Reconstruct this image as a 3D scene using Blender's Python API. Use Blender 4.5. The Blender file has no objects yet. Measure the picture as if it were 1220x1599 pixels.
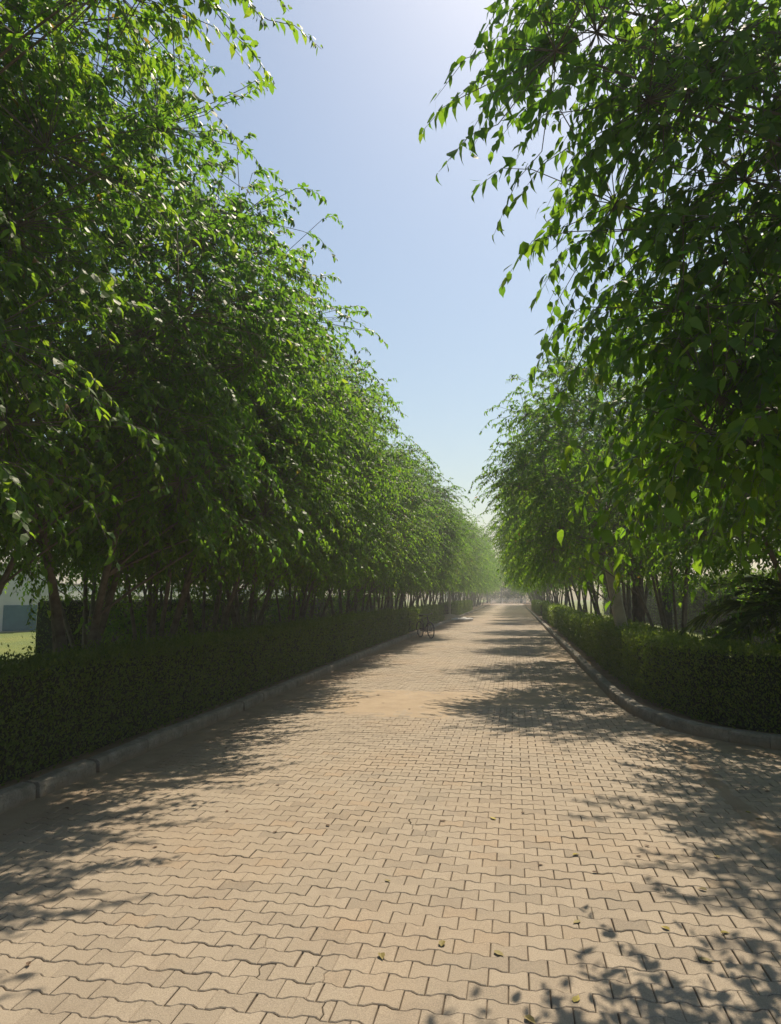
import bpy, math, random
import numpy as np
from mathutils import noise, Vector
R = math.radians
scene = bpy.context.scene
col = scene.collection

# ------------------------------------------------------------------ camera
cam_d = bpy.data.cameras.new("camera")
cam = bpy.data.objects.new("camera", cam_d); col.objects.link(cam)
CAM_H = 1.65
cam.location = (0, 0, CAM_H)
cam.rotation_euler = (R(90 + 6.70), 0, R(9.80))
cam_d.sensor_fit = 'VERTICAL'; cam_d.sensor_height = 36.0; cam_d.lens = 24.97
cam_d.clip_start = 0.05; cam_d.clip_end = 2000
scene.camera = cam
# ------------------------------------------------------------------ sky and sun
SUN_EL, SUN_AZ = 55.0, 13.0            # azimuth measured from the road axis (+Y) towards +X
world = bpy.data.worlds.new("World"); scene.world = world; world.use_nodes = True
wn = world.node_tree.nodes; wl = world.node_tree.links
sky = wn.new('ShaderNodeTexSky'); sky.sky_type = 'NISHITA'; sky.sun_disc = False
sky.sun_elevation = R(SUN_EL); sky.sun_rotation = R(SUN_AZ)
sky.air_density = 1.6; sky.dust_density = 1.5; sky.ozone_density = 2.4; sky.altitude = 200
wl.new(sky.outputs[0], wn['Background'].inputs['Color']); wn['Background'].inputs['Strength'].default_value = 0.088
sun_d = bpy.data.lights.new("sun", 'SUN'); sun_d.energy = 5.0; sun_d.angle = R(0.55); sun_d.color = (1.0, 0.87, 0.69)
sun = bpy.data.objects.new("sun", sun_d); col.objects.link(sun)
sd = Vector((math.cos(R(SUN_EL)) * math.sin(R(SUN_AZ)), math.cos(R(SUN_EL)) * math.cos(R(SUN_AZ)), math.sin(R(SUN_EL))))
sun.rotation_euler = sd.to_track_quat('Z', 'Y').to_euler(); sun.location = (10, 60, 60)
vs = scene.view_settings
vs.view_transform = 'Standard'; vs.look = 'None'; vs.gamma = 1.0; vs.use_curve_mapping = False; vs.exposure = 0.30
cy = scene.cycles
cy.max_bounces = 6; cy.diffuse_bounces = 3; cy.glossy_bounces = 2; cy.transmission_bounces = 4
cy.volume_bounces = 1; cy.transparent_max_bounces = 8; cy.sample_clamp_indirect = 4.0
cy.caustics_reflective = False; cy.caustics_refractive = False
cy.use_denoising = True; cy.use_adaptive_sampling = True; cy.adaptive_threshold = .02

# ------------------------------------------------------------------ helpers
def mesh_np(name, V, loops, sizes, smooth=False, fattr=None):
    V = np.asarray(V, np.float32).reshape(-1, 3); loops = np.asarray(loops, np.int32).ravel(); sizes = np.asarray(sizes, np.int32)
    m = bpy.data.meshes.new(name)
    m.vertices.add(len(V)); m.vertices.foreach_set("co", V.ravel())
    m.loops.add(len(loops)); m.loops.foreach_set("vertex_index", loops)
    m.polygons.add(len(sizes))
    st = np.zeros(len(sizes), np.int32); st[1:] = np.cumsum(sizes)[:-1]
    m.polygons.foreach_set("loop_start", st)
    m.polygons.foreach_set("use_smooth", np.full(len(sizes), bool(smooth)))
    m.update(calc_edges=True)
    if fattr is not None:
        for k, a in fattr.items():
            at = m.attributes.new(k, 'FLOAT', 'FACE'); at.data.foreach_set("value", np.asarray(a, np.float32))
    return m

class MB:
    """collects polygons of one mesh"""
    def __init__(s): s.V = []; s.L = []; s.S = []; s.n = 0
    def add(s, V, F):
        V = np.asarray(V, float).reshape(-1, 3); s.V.append(V)
        for f in F: s.L.extend(int(i) + s.n for i in f); s.S.append(len(f))
        s.n += len(V); return s
    def box(s, c, d, rz=0.0):
        c = np.array(c); hx, hy, hz = d[0] / 2, d[1] / 2, d[2] / 2
        v = np.array([(x, y, z) for x in (-hx, hx) for y in (-hy, hy) for z in (-hz, hz)])
        ca, sa = math.cos(rz), math.sin(rz)
        v = np.c_[v[:, 0] * ca - v[:, 1] * sa, v[:, 0] * sa + v[:, 1] * ca, v[:, 2]] + c
        return s.add(v, [(0, 1, 3, 2), (4, 6, 7, 5), (0, 4, 5, 1), (2, 3, 7, 6), (0, 2, 6, 4), (1, 5, 7, 3)])
    def tube(s, pts, rad, n=6, cap=True):
        pts = np.asarray(pts, float); k = len(pts); rad = np.broadcast_to(np.asarray(rad, float), (k,))
        T = np.gradient(pts, axis=0); T /= np.linalg.norm(T, axis=1)[:, None] + 1e-9
        ref = np.array([0.0, 0, 1]) if abs(T[0, 2]) < .9 else np.array([1.0, 0, 0])
        A = np.cross(T, ref); A /= np.linalg.norm(A, axis=1)[:, None] + 1e-9; B = np.cross(T, A)
        a = np.arange(n) * 2 * math.pi / n
        V = pts[:, None] + rad[:, None, None] * (np.cos(a)[None, :, None] * A[:, None] + np.sin(a)[None, :, None] * B[:, None])
        F = [(i * n + j, i * n + (j + 1) % n, (i + 1) * n + (j + 1) % n, (i + 1) * n + j) for i in range(k - 1) for j in range(n)]
        if cap: F += [tuple(range(n - 1, -1, -1)), tuple((k - 1) * n + j for j in range(n))]
        return s.add(V, F)
    def torus(s, c, Rr, r, n=28, m=6, axis='y'):
        V = []
        for i in range(n):
            a = 2 * math.pi * i / n
            for j in range(m):
                b = 2 * math.pi * j / m; q = Rr + r * math.cos(b)
                V.append((c[0] + q * math.cos(a), c[1] + r * math.sin(b), c[2] + q * math.sin(a)))
        F = [(i * m + j, ((i + 1) % n) * m + j, ((i + 1) % n) * m + (j + 1) % m, i * m + (j + 1) % m) for i in range(n) for j in range(m)]
        return s.add(V, F)
    def mesh(s, name, smooth=False): return mesh_np(name, np.concatenate(s.V), s.L, s.S, smooth)

def obj(name, mesh, mat=None, parent=None):
    o = bpy.data.objects.new(name, mesh); col.objects.link(o)
    if mat and mesh is not None and len(mesh.materials) == 0: mesh.materials.append(mat)
    if parent: o.parent = parent
    return o
def tag(o, label=None, cat=None, group=None, kind=None):
    if label: o['label'] = label
    if cat: o['category'] = cat
    if group: o['group'] = group
    if kind: o['kind'] = kind
    return o
def empty(name, loc=(0, 0, 0), rz=0):
    o = bpy.data.objects.new(name, None); col.objects.link(o); o.location = loc; o.rotation_euler = (0, 0, rz)
    o.empty_display_size = .2
    return o

# ------------------------------------------------------------------ materials
def mat(name):
    m = bpy.data.materials.new(name); m.use_nodes = True; nt = m.node_tree
    return m, nt, nt.nodes, nt.links, nt.nodes['Principled BSDF']
def ramp(N, pts):
    r = N.new('ShaderNodeValToRGB'); e = r.color_ramp.elements
    while len(e) < len(pts): e.new(0.5)
    for el, (p, c) in zip(e, pts): el.position = p; el.color = (*c, 1)
    return r
def noise_node(N, L, scale, detail=4, rough=.55, coord=None, dist=0):
    n = N.new('ShaderNodeTexNoise'); n.inputs['Scale'].default_value = scale; n.inputs['Detail'].default_value = detail
    n.inputs['Roughness'].default_value = rough; n.inputs['Distortion'].default_value = dist
    if coord: L.new(coord, n.inputs['Vector'])
    return n
def mixc(N, L, fac, a, b, mode='MIX'):
    x = N.new('ShaderNodeMix'); x.data_type = 'RGBA'; x.blend_type = mode
    for sock, val in ((x.inputs[0], fac), (x.inputs[6], a), (x.inputs[7], b)):
        if hasattr(val, 'is_linked'): L.new(val, sock)
        elif isinstance(val, tuple): sock.default_value = (*val, 1)
        else: sock.default_value = val
    return x.outputs[2]
def maprange(N, L, v, a, b, c=0.0, d=1.0):
    m = N.new('ShaderNodeMapRange'); L.new(v, m.inputs[0])
    for i, x in enumerate((a, b, c, d)): m.inputs[i + 1].default_value = x
    return m.outputs[0]
def bump(N, L, B, h, strength=.3, dist=.01):
    b = N.new('ShaderNodeBump'); b.inputs['Strength'].default_value = strength; b.inputs['Distance'].default_value = dist
    L.new(h, b.inputs['Height']); L.new(b.outputs[0], B.inputs['Normal'])
def wpos(N): return N.new('ShaderNodeNewGeometry').outputs['Position']

def simple(name, c1, c2, scale=4, rough=.8, bstr=.3, bdist=.01, metal=0, bscale=None):
    m, nt, N, L, B = mat(name)
    tc = N.new('ShaderNodeTexCoord').outputs['Object']
    n = noise_node(N, L, scale, 6, .6, tc); r = ramp(N, [(.3, c1), (.7, c2)]); L.new(n.outputs[0], r.inputs[0])
    L.new(r.outputs[0], B.inputs['Base Color']); B.inputs['Roughness'].default_value = rough; B.inputs['Metallic'].default_value = metal
    if bstr:
        n2 = noise_node(N, L, bscale or scale * 6, 5, .6, tc); bump(N, L, B, n2.outputs[0], bstr, bdist)
    return m

def leaf_mat(name, stops, trans, tfac=.38, rough=.42, spec=.35):
    m, nt, N, L, B = mat(name)
    a = N.new('ShaderNodeAttribute'); a.attribute_name = 'v'
    oi = N.new('ShaderNodeObjectInfo').outputs['Random']; sh = maprange(N, L, oi, 0, 1, -.13, .13)
    ad = N.new('ShaderNodeMath'); ad.operation = 'ADD'; ad.use_clamp = True; L.new(a.outputs['Fac'], ad.inputs[0]); L.new(sh, ad.inputs[1])
    r = ramp(N, stops); L.new(ad.outputs[0], r.inputs[0])
    L.new(r.outputs[0], B.inputs['Base Color']); B.inputs['Roughness'].default_value = rough
    B.inputs['Specular IOR Level'].default_value = spec
    rt = ramp(N, trans); L.new(ad.outputs[0], rt.inputs[0])
    t = N.new('ShaderNodeBsdfTranslucent'); L.new(rt.outputs[0], t.inputs[0])
    mx = N.new('ShaderNodeMixShader'); mx.inputs[0].default_value = tfac
    L.new(B.outputs[0], mx.inputs[1]); L.new(t.outputs[0], mx.inputs[2]); L.new(mx.outputs[0], N['Material Output'].inputs[0])
    return m

M = {}
M['ficus'] = leaf_mat('ficus leaf', [(0, (.036, .085, .017)), (.6, (.058, .12, .021)), (.90, (.085, .14, .022)), (.99, (.13, .15, .025)), (1, (.16, .10, .03))],
                      [(0, (.18, .42, .025)), (.6, (.34, .58, .03)), (.93, (.54, .68, .035)), (1, (.45, .28, .05))], .50, .48, .28)
M['hedge'] = leaf_mat('hedge leaf', [(0, (.055, .095, .020)), (.6, (.085, .135, .030)), (1, (.15, .16, .045))],
                      [(0, (.18, .34, .02)), (1, (.38, .50, .03))], .40, .45, .3)
M['palm'] = leaf_mat('palm leaf', [(0, (.03, .055, .018)), (1, (.07, .10, .03))], [(0, (.10, .2, .02)), (1, (.26, .34, .05))], .3, .45, .4)
M['fartree'] = leaf_mat('far tree leaf', [(0, (.03, .05, .025)), (1, (.06, .085, .035))], [(0, (.1, .2, .05)), (1, (.2, .3, .06))], .3, .5, .2)
M['bark'] = simple('grey ficus bark', (.085, .072, .058), (.21, .185, .155), 9, .9, .5, .01)
M['darkbark'] = simple('dark bark', (.05, .04, .032), (.12, .10, .08), 9, .95, .6, .015)
M['hedgecore'] = simple('dark hedge core', (.022, .032, .011), (.045, .062, .02), 30, .95, .8, .03)  # dark filler colour of the light-blocking core added inside each hedge
M['kerb'] = simple('weathered kerb concrete', (.20, .18, .145), (.38, .345, .29), 7, .95, .7, .012, bscale=60)
def kerb_mat():
    m, nt, N, L, B = mat('weathered kerb stone'); P = wpos(N)
    n = noise_node(N, L, 6, 8, .7, P); r = ramp(N, [(.25, (.13, .115, .09)), (.5, (.25, .225, .185)), (.72, (.36, .33, .28))]); L.new(n.outputs[0], r.inputs[0])
    n2 = noise_node(N, L, 38, 5, .75, P); c = mixc(N, L, maprange(N, L, n2.outputs[0], .52, .68, 0, .7), r.outputs[0], (.10, .085, .065))
    sp = N.new('ShaderNodeSeparateXYZ'); L.new(P, sp.inputs[0]); n3 = noise_node(N, L, 5, 5, .6, P)
    a = N.new('ShaderNodeMath'); a.operation = 'MULTIPLY_ADD'; L.new(n3.outputs[0], a.inputs[0]); a.inputs[1].default_value = -.12; L.new(sp.outputs[2], a.inputs[2])
    c = mixc(N, L, maprange(N, L, a.outputs[0], -.06, .02, .9, 0), c, (.25, .18, .12))
    L.new(c, B.inputs['Base Color']); B.inputs['Roughness'].default_value = .95; bump(N, L, B, n2.outputs[0], .9, .012)
    return m
M['kerb'] = kerb_mat()
M['post'] = simple('pale concrete post', (.30, .29, .24), (.45, .43, .36), 5, .9, .3, .006)
M['steel'] = simple('black enamel', (.012, .012, .013), (.03, .03, .032), 20, .35, 0, 0)
M['rubber'] = simple('tyre rubber', (.02, .02, .02), (.035, .034, .033), 40, .85, .2, .002)
M['chrome'] = simple('dull steel', (.10, .10, .10), (.18, .175, .17), 30, .45, 0, 0, .7)
M['leather'] = simple('worn saddle', (.02, .017, .015), (.04, .035, .03), 30, .6, .2, .003)
M['whitewall'] = simple('off white wall plaster', (.55, .54, .50), (.68, .67, .63), 1.5, .9, .2, .01)
M['blue'] = simple('blue paint', (.06, .11, .19), (.12, .19, .28), 3, .7, .1, .01)
M['pink'] = simple('pink paint', (.34, .17, .18), (.45, .28, .28), 3, .7, .1, .01)
M['teal'] = simple('teal paint', (.03, .11, .15), (.06, .17, .2), 3, .7, .1, .01)
M['bagwhite'] = simple('white sack', (.5, .48, .44), (.66, .64, .6), 8, .8, .5, .02)
M['gatewhite'] = simple('white gate paint', (.55, .55, .53), (.68, .68, .66), 5, .6, .1, .01)

# pavers: one node layout, colour driven by a random number per paver
def paver_mat(name, per_object, brick=False):
    m, nt, N, L, B = mat(name)
    P = wpos(N)
    if per_object: v = N.new('ShaderNodeObjectInfo').outputs['Random']
    else:
        a = N.new('ShaderNodeAttribute'); a.attribute_name = 'v'; v = a.outputs['Fac']
    r = ramp(N, [(0, (.25, .208, .156)), (.08, (.305, .252, .187)), (.5, (.335, .276, .204)), (.88, (.355, .294, .219)), (.95, (.31, .256, .190)), (1, (.345, .265, .182))])
    if brick:
        b = N.new('ShaderNodeTexBrick'); b.offset = .5
        b.inputs['Color1'].default_value = (.40, .32, .23, 1); b.inputs['Color2'].default_value = (.33, .265, .19, 1); b.inputs['Mortar'].default_value = (.12, .085, .06, 1)
        b.inputs['Scale'].default_value = 1; b.inputs['Mortar Size'].default_value = .010; b.inputs['Brick Width'].default_value = .172; b.inputs['Row Height'].default_value = .1235
        L.new(P, b.inputs['Vector']); base = b.outputs[0]
    else:
        L.new(v, r.inputs[0]); base = r.outputs[0]
    # dust and stains with their own shapes
    n1 = noise_node(N, L, .55, 5, .6, P, .4); d = maprange(N, L, n1.outputs[0], .48, .72, 0, .6)
    c = mixc(N, L, d, base, (.37, .275, .18))
    n2 = noise_node(N, L, 3.3, 6, .65, P, .6); s = maprange(N, L, n2.outputs[0], .52, .74, 0, .55)
    c = mixc(N, L, s, c, (.24, .19, .14))
    n3 = noise_node(N, L, 170, 4, .75, P); g = maprange(N, L, n3.outputs[0], .3, .7, .62, 1.28)
    x = N.new('ShaderNodeMix'); x.data_type = 'RGBA'; x.blend_type = 'MULTIPLY'; x.inputs[0].default_value = 1
    L.new(c, x.inputs[6]); L.new(g, x.inputs[7]); c = x.outputs[2]
    # dusty gutter along the two kerbs
    sep = N.new('ShaderNodeSeparateXYZ'); L.new(P, sep.inputs[0])
    n4 = noise_node(N, L, 1.1, 4, .6, P)
    ad = N.new('ShaderNodeMath'); ad.operation = 'MULTIPLY_ADD'; L.new(n4.outputs[0], ad.inputs[0]); ad.inputs[1].default_value = .9; L.new(sep.outputs[0], ad.inputs[2])
    gl = maprange(N, L, ad.outputs[0], -3.25, -2.75, .8, 0)
    c = mixc(N, L, gl, c, (.235, .165, .11))
    L.new(c, B.inputs['Base Color']); B.inputs['Roughness'].default_value = .82; B.inputs['Specular IOR Level'].default_value = .3
    n5 = noise_node(N, L, 140, 4, .65, P); bump(N, L, B, n5.outputs[0], .5, .004)
    return m
M['paver_one'] = paver_mat('concrete paver', True)
M['paver_rest'] = paver_mat('concrete paver field', False)
M['paver_far'] = paver_mat('concrete paver distance', False, True)
M['joint'] = simple('joint soil', (.06, .045, .03), (.13, .095, .065), 12, 1, .5, .01)
M['sand'] = simple('spilled sand', (.31, .235, .155), (.40, .31, .21), 3, .95, .6, .01, bscale=90)
M['dust'] = simple('road dust', (.22, .165, .11), (.32, .245, .165), 4, 1, .6, .01, bscale=80)
M['soil'] = simple('dry soil', (.15, .10, .06), (.26, .18, .11), 3, 1, .8, .03)
def lawn_mat():
    m, nt, N, L, B = mat('lawn grass')
    P = wpos(N); n = noise_node(N, L, .35, 6, .65, P, .3); n2 = noise_node(N, L, 35, 4, .7, P)
    r = ramp(N, [(.3, (.10, .15, .02)), (.55, (.19, .22, .03)), (.75, (.30, .27, .05))]); L.new(n.outputs[0], r.inputs[0])
    c = mixc(N, L, maprange(N, L, n2.outputs[0], .35, .7, 0, .6), r.outputs[0], (.06, .09, .015))
    L.new(c, B.inputs['Base Color']); B.inputs['Roughness'].default_value = .9; bump(N, L, B, n2.outputs[0], .8, .05)
    return m
M['lawn'] = lawn_mat()

# ------------------------------------------------------------------ ground, lawns, road bed
def kerb_l(y): return -3.84 - .18 * np.clip((np.asarray(y, float) - 10) / 12, 0, 1)
# the right kerb follows the road, then swings into the side road
RK = [(7.5, 7.55), (5.2, 7.75), (3.9, 7.98), (3.1, 8.25), (2.55, 8.6), (2.1, 9.05), (1.78, 9.7), (1.58, 10.6), (1.50, 11.8), (1.48, 13.5), (1.5, 20), (1.52, 40), (1.55, 130)]
RKa = np.array(RK)
def kerb_r(y): return np.interp(y, RKa[:, 1], RKa[:, 0])
def sheet(name, x0, x1, y0, y1, z, m, kind='structure', nx=1, ny=1):
    xs = np.linspace(x0, x1, nx + 1); ys = np.linspace(y0, y1, ny + 1)
    V = [(x, y, z) for y in ys for x in xs]; w = nx + 1
    F = [(j * w + i, j * w + i + 1, (j + 1) * w + i + 1, (j + 1) * w + i) for j in range(ny) for i in range(nx)]
    b = MB().add(V, F); o = obj(name, b.mesh(name), m); o['kind'] = kind; return o
sheet('ground', -150, 150, -25, 240, -.06, M['soil'])
sheet('lawn_left', -149, -6.9, -24, 239, .085, M['lawn'])
sheet('lawn_right', 4.6, 149, 9.6, 239, .085, M['lawn'])
# planted verges: soil strips with a slightly wavy surface
def verge(name, pl, pr, ys):
    V = []; F = []; nx = 6
    for y in ys:
        a, b_ = pl(y), pr(y)
        for i in range(nx + 1):
            x = a + (b_ - a) * i / nx; V.append((x, y, .095 + .03 * noise.noise((x * 1.7, y * 1.7, 0))))
    w = nx + 1
    for j in range(len(ys) - 1):
        for i in range(nx): F.append((j * w + i, j * w + i + 1, (j + 1) * w + i + 1, (j + 1) * w + i))
    o = obj(name, MB().add(V, F).mesh(name, True), M['soil']); o['kind'] = 'structure'
verge('verge_left', lambda y: -7.1, lambda y: float(kerb_l(y)) - .10, np.r_[np.arange(-4, 60, .5), np.arange(60, 135, 3)])
verge('verge_right', lambda y: float(kerb_r(y)) + .10, lambda y: 7.6 if y < 10.5 else 5.0, np.r_[np.arange(7.7, 60, .5), np.arange(60, 135, 3)])

# ------------------------------------------------------------------ pavers
random.seed(7); rng = np.random.default_rng(7)
PL, PP, PA = .172, .1235, .0105
xs_ = np.array([-.5, -.34, -.16, .16, .34, .5]); ss_ = np.array([1, 1, -1, -1, 1, 1])
g = .0021
ol = np.array([(x * PL, PP / 2 + PA * s) for x, s in zip(xs_, ss_)] + [(x * PL, -PP / 2 - PA * s) for x, s in zip(xs_[::-1], ss_[::-1])])
ol = ol[::-1]                                   # counter clockwise
def inset(poly, d):
    n = len(poly); out = []
    for i in range(n):
        p0, p1, p2 = poly[i - 1], poly[i], poly[(i + 1) % n]
        e1 = (p1 - p0) / (np.linalg.norm(p1 - p0) + 1e-9); e2 = (p2 - p1) / (np.linalg.norm(p2 - p1) + 1e-9)
        n1 = np.array([-e1[1], e1[0]]); n2 = np.array([-e2[1], e2[0]]); b = n1 + n2; b = b / max(.35, (np.linalg.norm(b) ** 2) / 2)
        out.append(p1 + b * d)
    return np.array(out)
if (ol[:, 0] * np.roll(ol[:, 1], -1) - ol[:, 1] * np.roll(ol[:, 0], -1)).sum() < 0: ol = ol[::-1]
def paver_unit(poly, deep=True):
    o1 = inset(poly, g); o2 = inset(poly, g + .0036); n = len(poly)
    V = [(*p, 0) for p in o2] + [(*p, -.0034) for p in o1]
    F = [tuple(range(n))] + [(i, n + i, n + (i + 1) % n, (i + 1) % n) for i in range(n)]
    if deep:
        V += [(*p, -.02) for p in o1]; F += [(n + i, 2 * n + i, 2 * n + (i + 1) % n, n + (i + 1) % n) for i in range(n)]
    return np.array(V, float), F
def gz(x, y): return .007 * np.sin(x * .9 + .4 * y) * np.sin(y * .55 + 1.3) + .004 * np.sin(2.3 * x + 1.1 * y)
xb = np.linspace(-4.2, 8.0, 50); yb = np.linspace(-3, 41.2, 180)
Vb = [(x, y, float(gz(x, y)) - .0125) for y in yb for x in xb]
o = obj('road_bed', MB().add(Vb, [(j * 50 + i, j * 50 + i + 1, (j + 1) * 50 + i + 1, (j + 1) * 50 + i) for j in range(179) for i in range(49)]).mesh('road_bed'), M['joint']); o['kind'] = 'structure'
cx, cyy = [], []
for j in range(int(-1.5 / PP), int(41 / PP)):
    y = j * PP
    for i in range(-26, 48):
        x = (i + .5 * (j % 2)) * PL + .03
        if x < -4.02: continue
        lim = 7.9 if y < 7.4 else float(kerb_r(y)) + .06
        if x > lim: continue
        cx.append(x); cyy.append(y)
cx = np.array(cx); cyy = np.array(cyy); NP = len(cx)
cx += rng.normal(0, .0012, NP); cyy += rng.normal(0, .0012, NP)
cz = gz(cx, cyy) + rng.normal(0, .0011, NP)
tx = rng.normal(0, .005, NP); ty = rng.normal(.004, .006, NP); rot = rng.normal(0, .006, NP)
pv = rng.random(NP)
# cracked pavers along three old cracks
cracks = [(-.71, 5.16, 3), (-1.18, 3.27, 2), (-.86, 2.95, 4), (-1.5, 3.6, 1), (-.3, 7.6, 3), (-1.9, 11.5, 4), (-1.2, 12.2, 5), (.5, 9.1, 2)]
broken = {}
for (x, y, n) in cracks:
    for k in range(n):
        d = (cx - x - rng.normal(0, .02)) ** 2 + (cyy - y - k * PP) ** 2
        broken[int(np.argmin(d))] = float(rng.uniform(-.3, .3))
# projected size decides which 300 are separate objects
F_ = np.array([-math.sin(R(9.8)) * math.cos(R(6.7)), math.cos(R(9.8)) * math.cos(R(6.7)), math.sin(R(6.7))]); R_ = np.array([math.cos(R(9.8)), math.sin(R(9.8)), 0]); U_ = np.cross(R_, F_)
rel = np.c_[cx, cyy, cz - CAM_H]; dep = rel @ F_; px = 1109 * (rel @ R_) / np.maximum(dep, .01) + 610; py = 799.5 - 1109 * (rel @ U_) / np.maximum(dep, .01)
inview = (dep > .5) & (px > -20) & (px < 1240) & (py < 1610)
size = np.where(inview, 1 / (rel ** 2).sum(1) ** 1.5, 0)
big = set(np.argsort(-size)[:300].tolist())
pavement = empty('pavement'); pavement['kind'] = 'structure'
Vd, Fd = paver_unit(ol, True); Vs, Fs = paver_unit(ol, False)
unit = mesh_np('paver', Vd, [i for f in Fd for i in f], [len(f) for f in Fd])
def place(Vu, k):
    c, s = math.cos(rot[k]), math.sin(rot[k])
    x = Vu[:, 0] * c - Vu[:, 1] * s; y = Vu[:, 0] * s + Vu[:, 1] * c
    return np.c_[x + cx[k], y + cyy[k], Vu[:, 2] + cz[k] + x * tx[k] + y * ty[k]]
def halves(f):
    """one paver snapped in two by a ragged crack"""
    x0 = f * PL; zig = [x0 + random.uniform(-.012, .012) for _ in range(3)]
    cr = [(zig[0], PP / 2), (zig[1], .02), (zig[2] + .006, -.025), (zig[2], -PP / 2)]
    def edge(xx, sgn):
        s = np.interp(abs(xx) / PL, [0, .16, .34, .5], [-1, -1, 1, 1]); return sgn * (PP / 2 + PA * s)
    top = [(x * PL, edge(x * PL, 1)) for x in xs_]; bot = [(x * PL, edge(x * PL, -1)) for x in xs_]
    cr[0] = (cr[0][0], edge(cr[0][0], 1)); cr[-1] = (cr[-1][0], edge(cr[-1][0], -1))
    lt = [p for p in top if p[0] < cr[0][0] - .006]; rt = [p for p in top if p[0] > cr[0][0] + .006]
    lb = [p for p in bot if p[0] < cr[-1][0] - .006]; rb = [p for p in bot if p[0] > cr[-1][0] + .006]
    left = lb + cr[::-1] + lt[::-1]; right = cr + rb + rt[::-1]
    return [np.array(left), np.array(right)]
rest = MB(); rv = []
Lr, Sr, Vr, nr = [], [], [], 0
fd = np.array([i for f in Fd for i in f]); sdn = [len(f) for f in Fd]; fs = np.array([i for f in Fs for i in f]); ssn = [len(f) for f in Fs]
for k in range(NP):
    if k in broken:
        for h in halves(broken[k]):
            if (h[:, 0] * np.roll(h[:, 1], -1) - h[:, 1] * np.roll(h[:, 0], -1)).sum() < 0: h = h[::-1]
            Vh, Fh = paver_unit(h, True)
            Vh = Vh + np.array([random.uniform(-.003, .003), random.uniform(-.003, .003), random.uniform(-.004, 0)])
            if k in big:
                c0 = Vh.mean(0); mm = mesh_np('paver', place(Vh, k), [i for f in Fh for i in f], [len(f) for f in Fh])
                obj('paver', mm, M['paver_one'], pavement)
            else:
                Vr.append(place(Vh, k)); Lr.append(np.array([i for f in Fh for i in f]) + nr); Sr += [len(f) for f in Fh]; rv += [pv[k]] * len(Fh); nr += len(Vh)
        continue
    if k in big:
        o = obj('paver', unit, M['paver_one'], pavement); o.location = (cx[k], cyy[k], cz[k]); o.rotation_euler = (ty[k], -tx[k], rot[k]); continue
    near = cyy[k] < 6.5
    Vu, fu, su = (Vd, fd, sdn) if near else (Vs, fs, ssn)
    if not near: Vu = Vu * np.array([1, 1, 2.2])
    Vr.append(place(Vu, k)); Lr.append(fu + nr); Sr += su; rv += [pv[k]] * len(su); nr += len(Vu)
pf = obj('paver_field', mesh_np('paver_field', np.concatenate(Vr), np.concatenate(Lr), Sr, False, {'v': rv}), M['paver_rest'], pavement); pf['kind'] = 'stuff'
# beyond about forty metres the joints cannot be told apart any more
V = []; F = []
ys = np.r_[np.arange(40.9, 140, 4), 150.]
for y in ys: V += [(-4.15, y, -.002), (1.75, y, -.002)]
F = [(2 * i, 2 * i + 1, 2 * i + 3, 2 * i + 2) for i in range(len(ys) - 1)]
o = obj('road_far', MB().add(V, F).mesh('road_far'), M['paver_far']); o['kind'] = 'structure'

# ------------------------------------------------------------------ kerbs
def kerb_stone(p0, p1, w=.15, h=.145, gap=.006, side=1, jit=0.0):
    """one stone from p0 to p1 (front bottom line); the stone lies on the `side` of the line"""
    p0 = np.array(p0, float); p1 = np.array(p1, float); d = p1 - p0; Ln = np.linalg.norm(d); d /= Ln; n = np.array([d[1], -d[0]]) * side
    p0 = p0 + d * gap; p1 = p1 - d * gap
    prof = [(0, -.05), (.006, h - .035), (.014, h - .012), (.035, h), (w - .02, h), (w, h - .015), (w, -.05)]
    segs = max(2, int(Ln / .15)); V = []
    for i in range(segs + 1):
        q = p0 + (p1 - p0) * i / segs
        for j, (a, z) in enumerate(prof):
            e = .011 * noise.noise((q[0] * 9 + a * 30, q[1] * 9, z * 30)); ee = .010 * noise.noise((q[0] * 25, q[1] * 25, z * 40 + 9))
            dz = -(.02 if (i in (0, segs) and j in (2, 3)) else 0) * abs(noise.noise((q[0] * 3, q[1] * 3, 5.)))
            V.append((q[0] + n[0] * (a + e), q[1] + n[1] * (a + e), z + (ee if z > 0 else 0) + dz + jit))
    w_ = len(prof)
    F = [(i * w_ + j, (i + 1) * w_ + j, (i + 1) * w_ + j + 1, i * w_ + j + 1) for i in range(segs) for j in range(w_ - 1)]
    F += [tuple(range(w_ - 1, -1, -1)), tuple(segs * w_ + j for j in range(w_))]
    if side < 0: F = [f[::-1] for f in F]
    return MB().add(V, F).mesh('kerb_stone', False)
kl = empty('kerb_left', (0, 0, 0)); kl['kind'] = 'structure'
kr = empty('kerb_right', (0, 0, 0)); kr['kind'] = 'structure'
random.seed(3)
y = .9; 
while y < 100:
    L_ = .9 if y < 40 else 1.8
    if not (44.5 < y < 49.0):                       # opening with the heap of soil
        gp = .006
        j = random.uniform(-.006, .006)
        if abs(y - 5.4) < .45 or abs(y - 9.6) < .45: gp = .05
        obj('kerb_stone', kerb_stone((float(kerb_l(y)), y), (float(kerb_l(y + L_)), y + L_), gap=gp, side=-1, jit=j), M['kerb'], kl)
    y += L_
arc = np.r_[0, np.cumsum(np.linalg.norm(np.diff(RKa, axis=0), axis=1))]
s = 0.0
def rk_at(s): return (np.interp(s, arc, RKa[:, 0]), np.interp(s, arc, RKa[:, 1]))
while s < 95:
    L_ = (.45 if s < 9 else .9) if s < 45 else 1.8
    obj('kerb_stone', kerb_stone(rk_at(s), rk_at(s + L_), gap=.004, side=1, jit=random.uniform(-.005, .005)), M['kerb'], kr)
    s += L_

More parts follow.
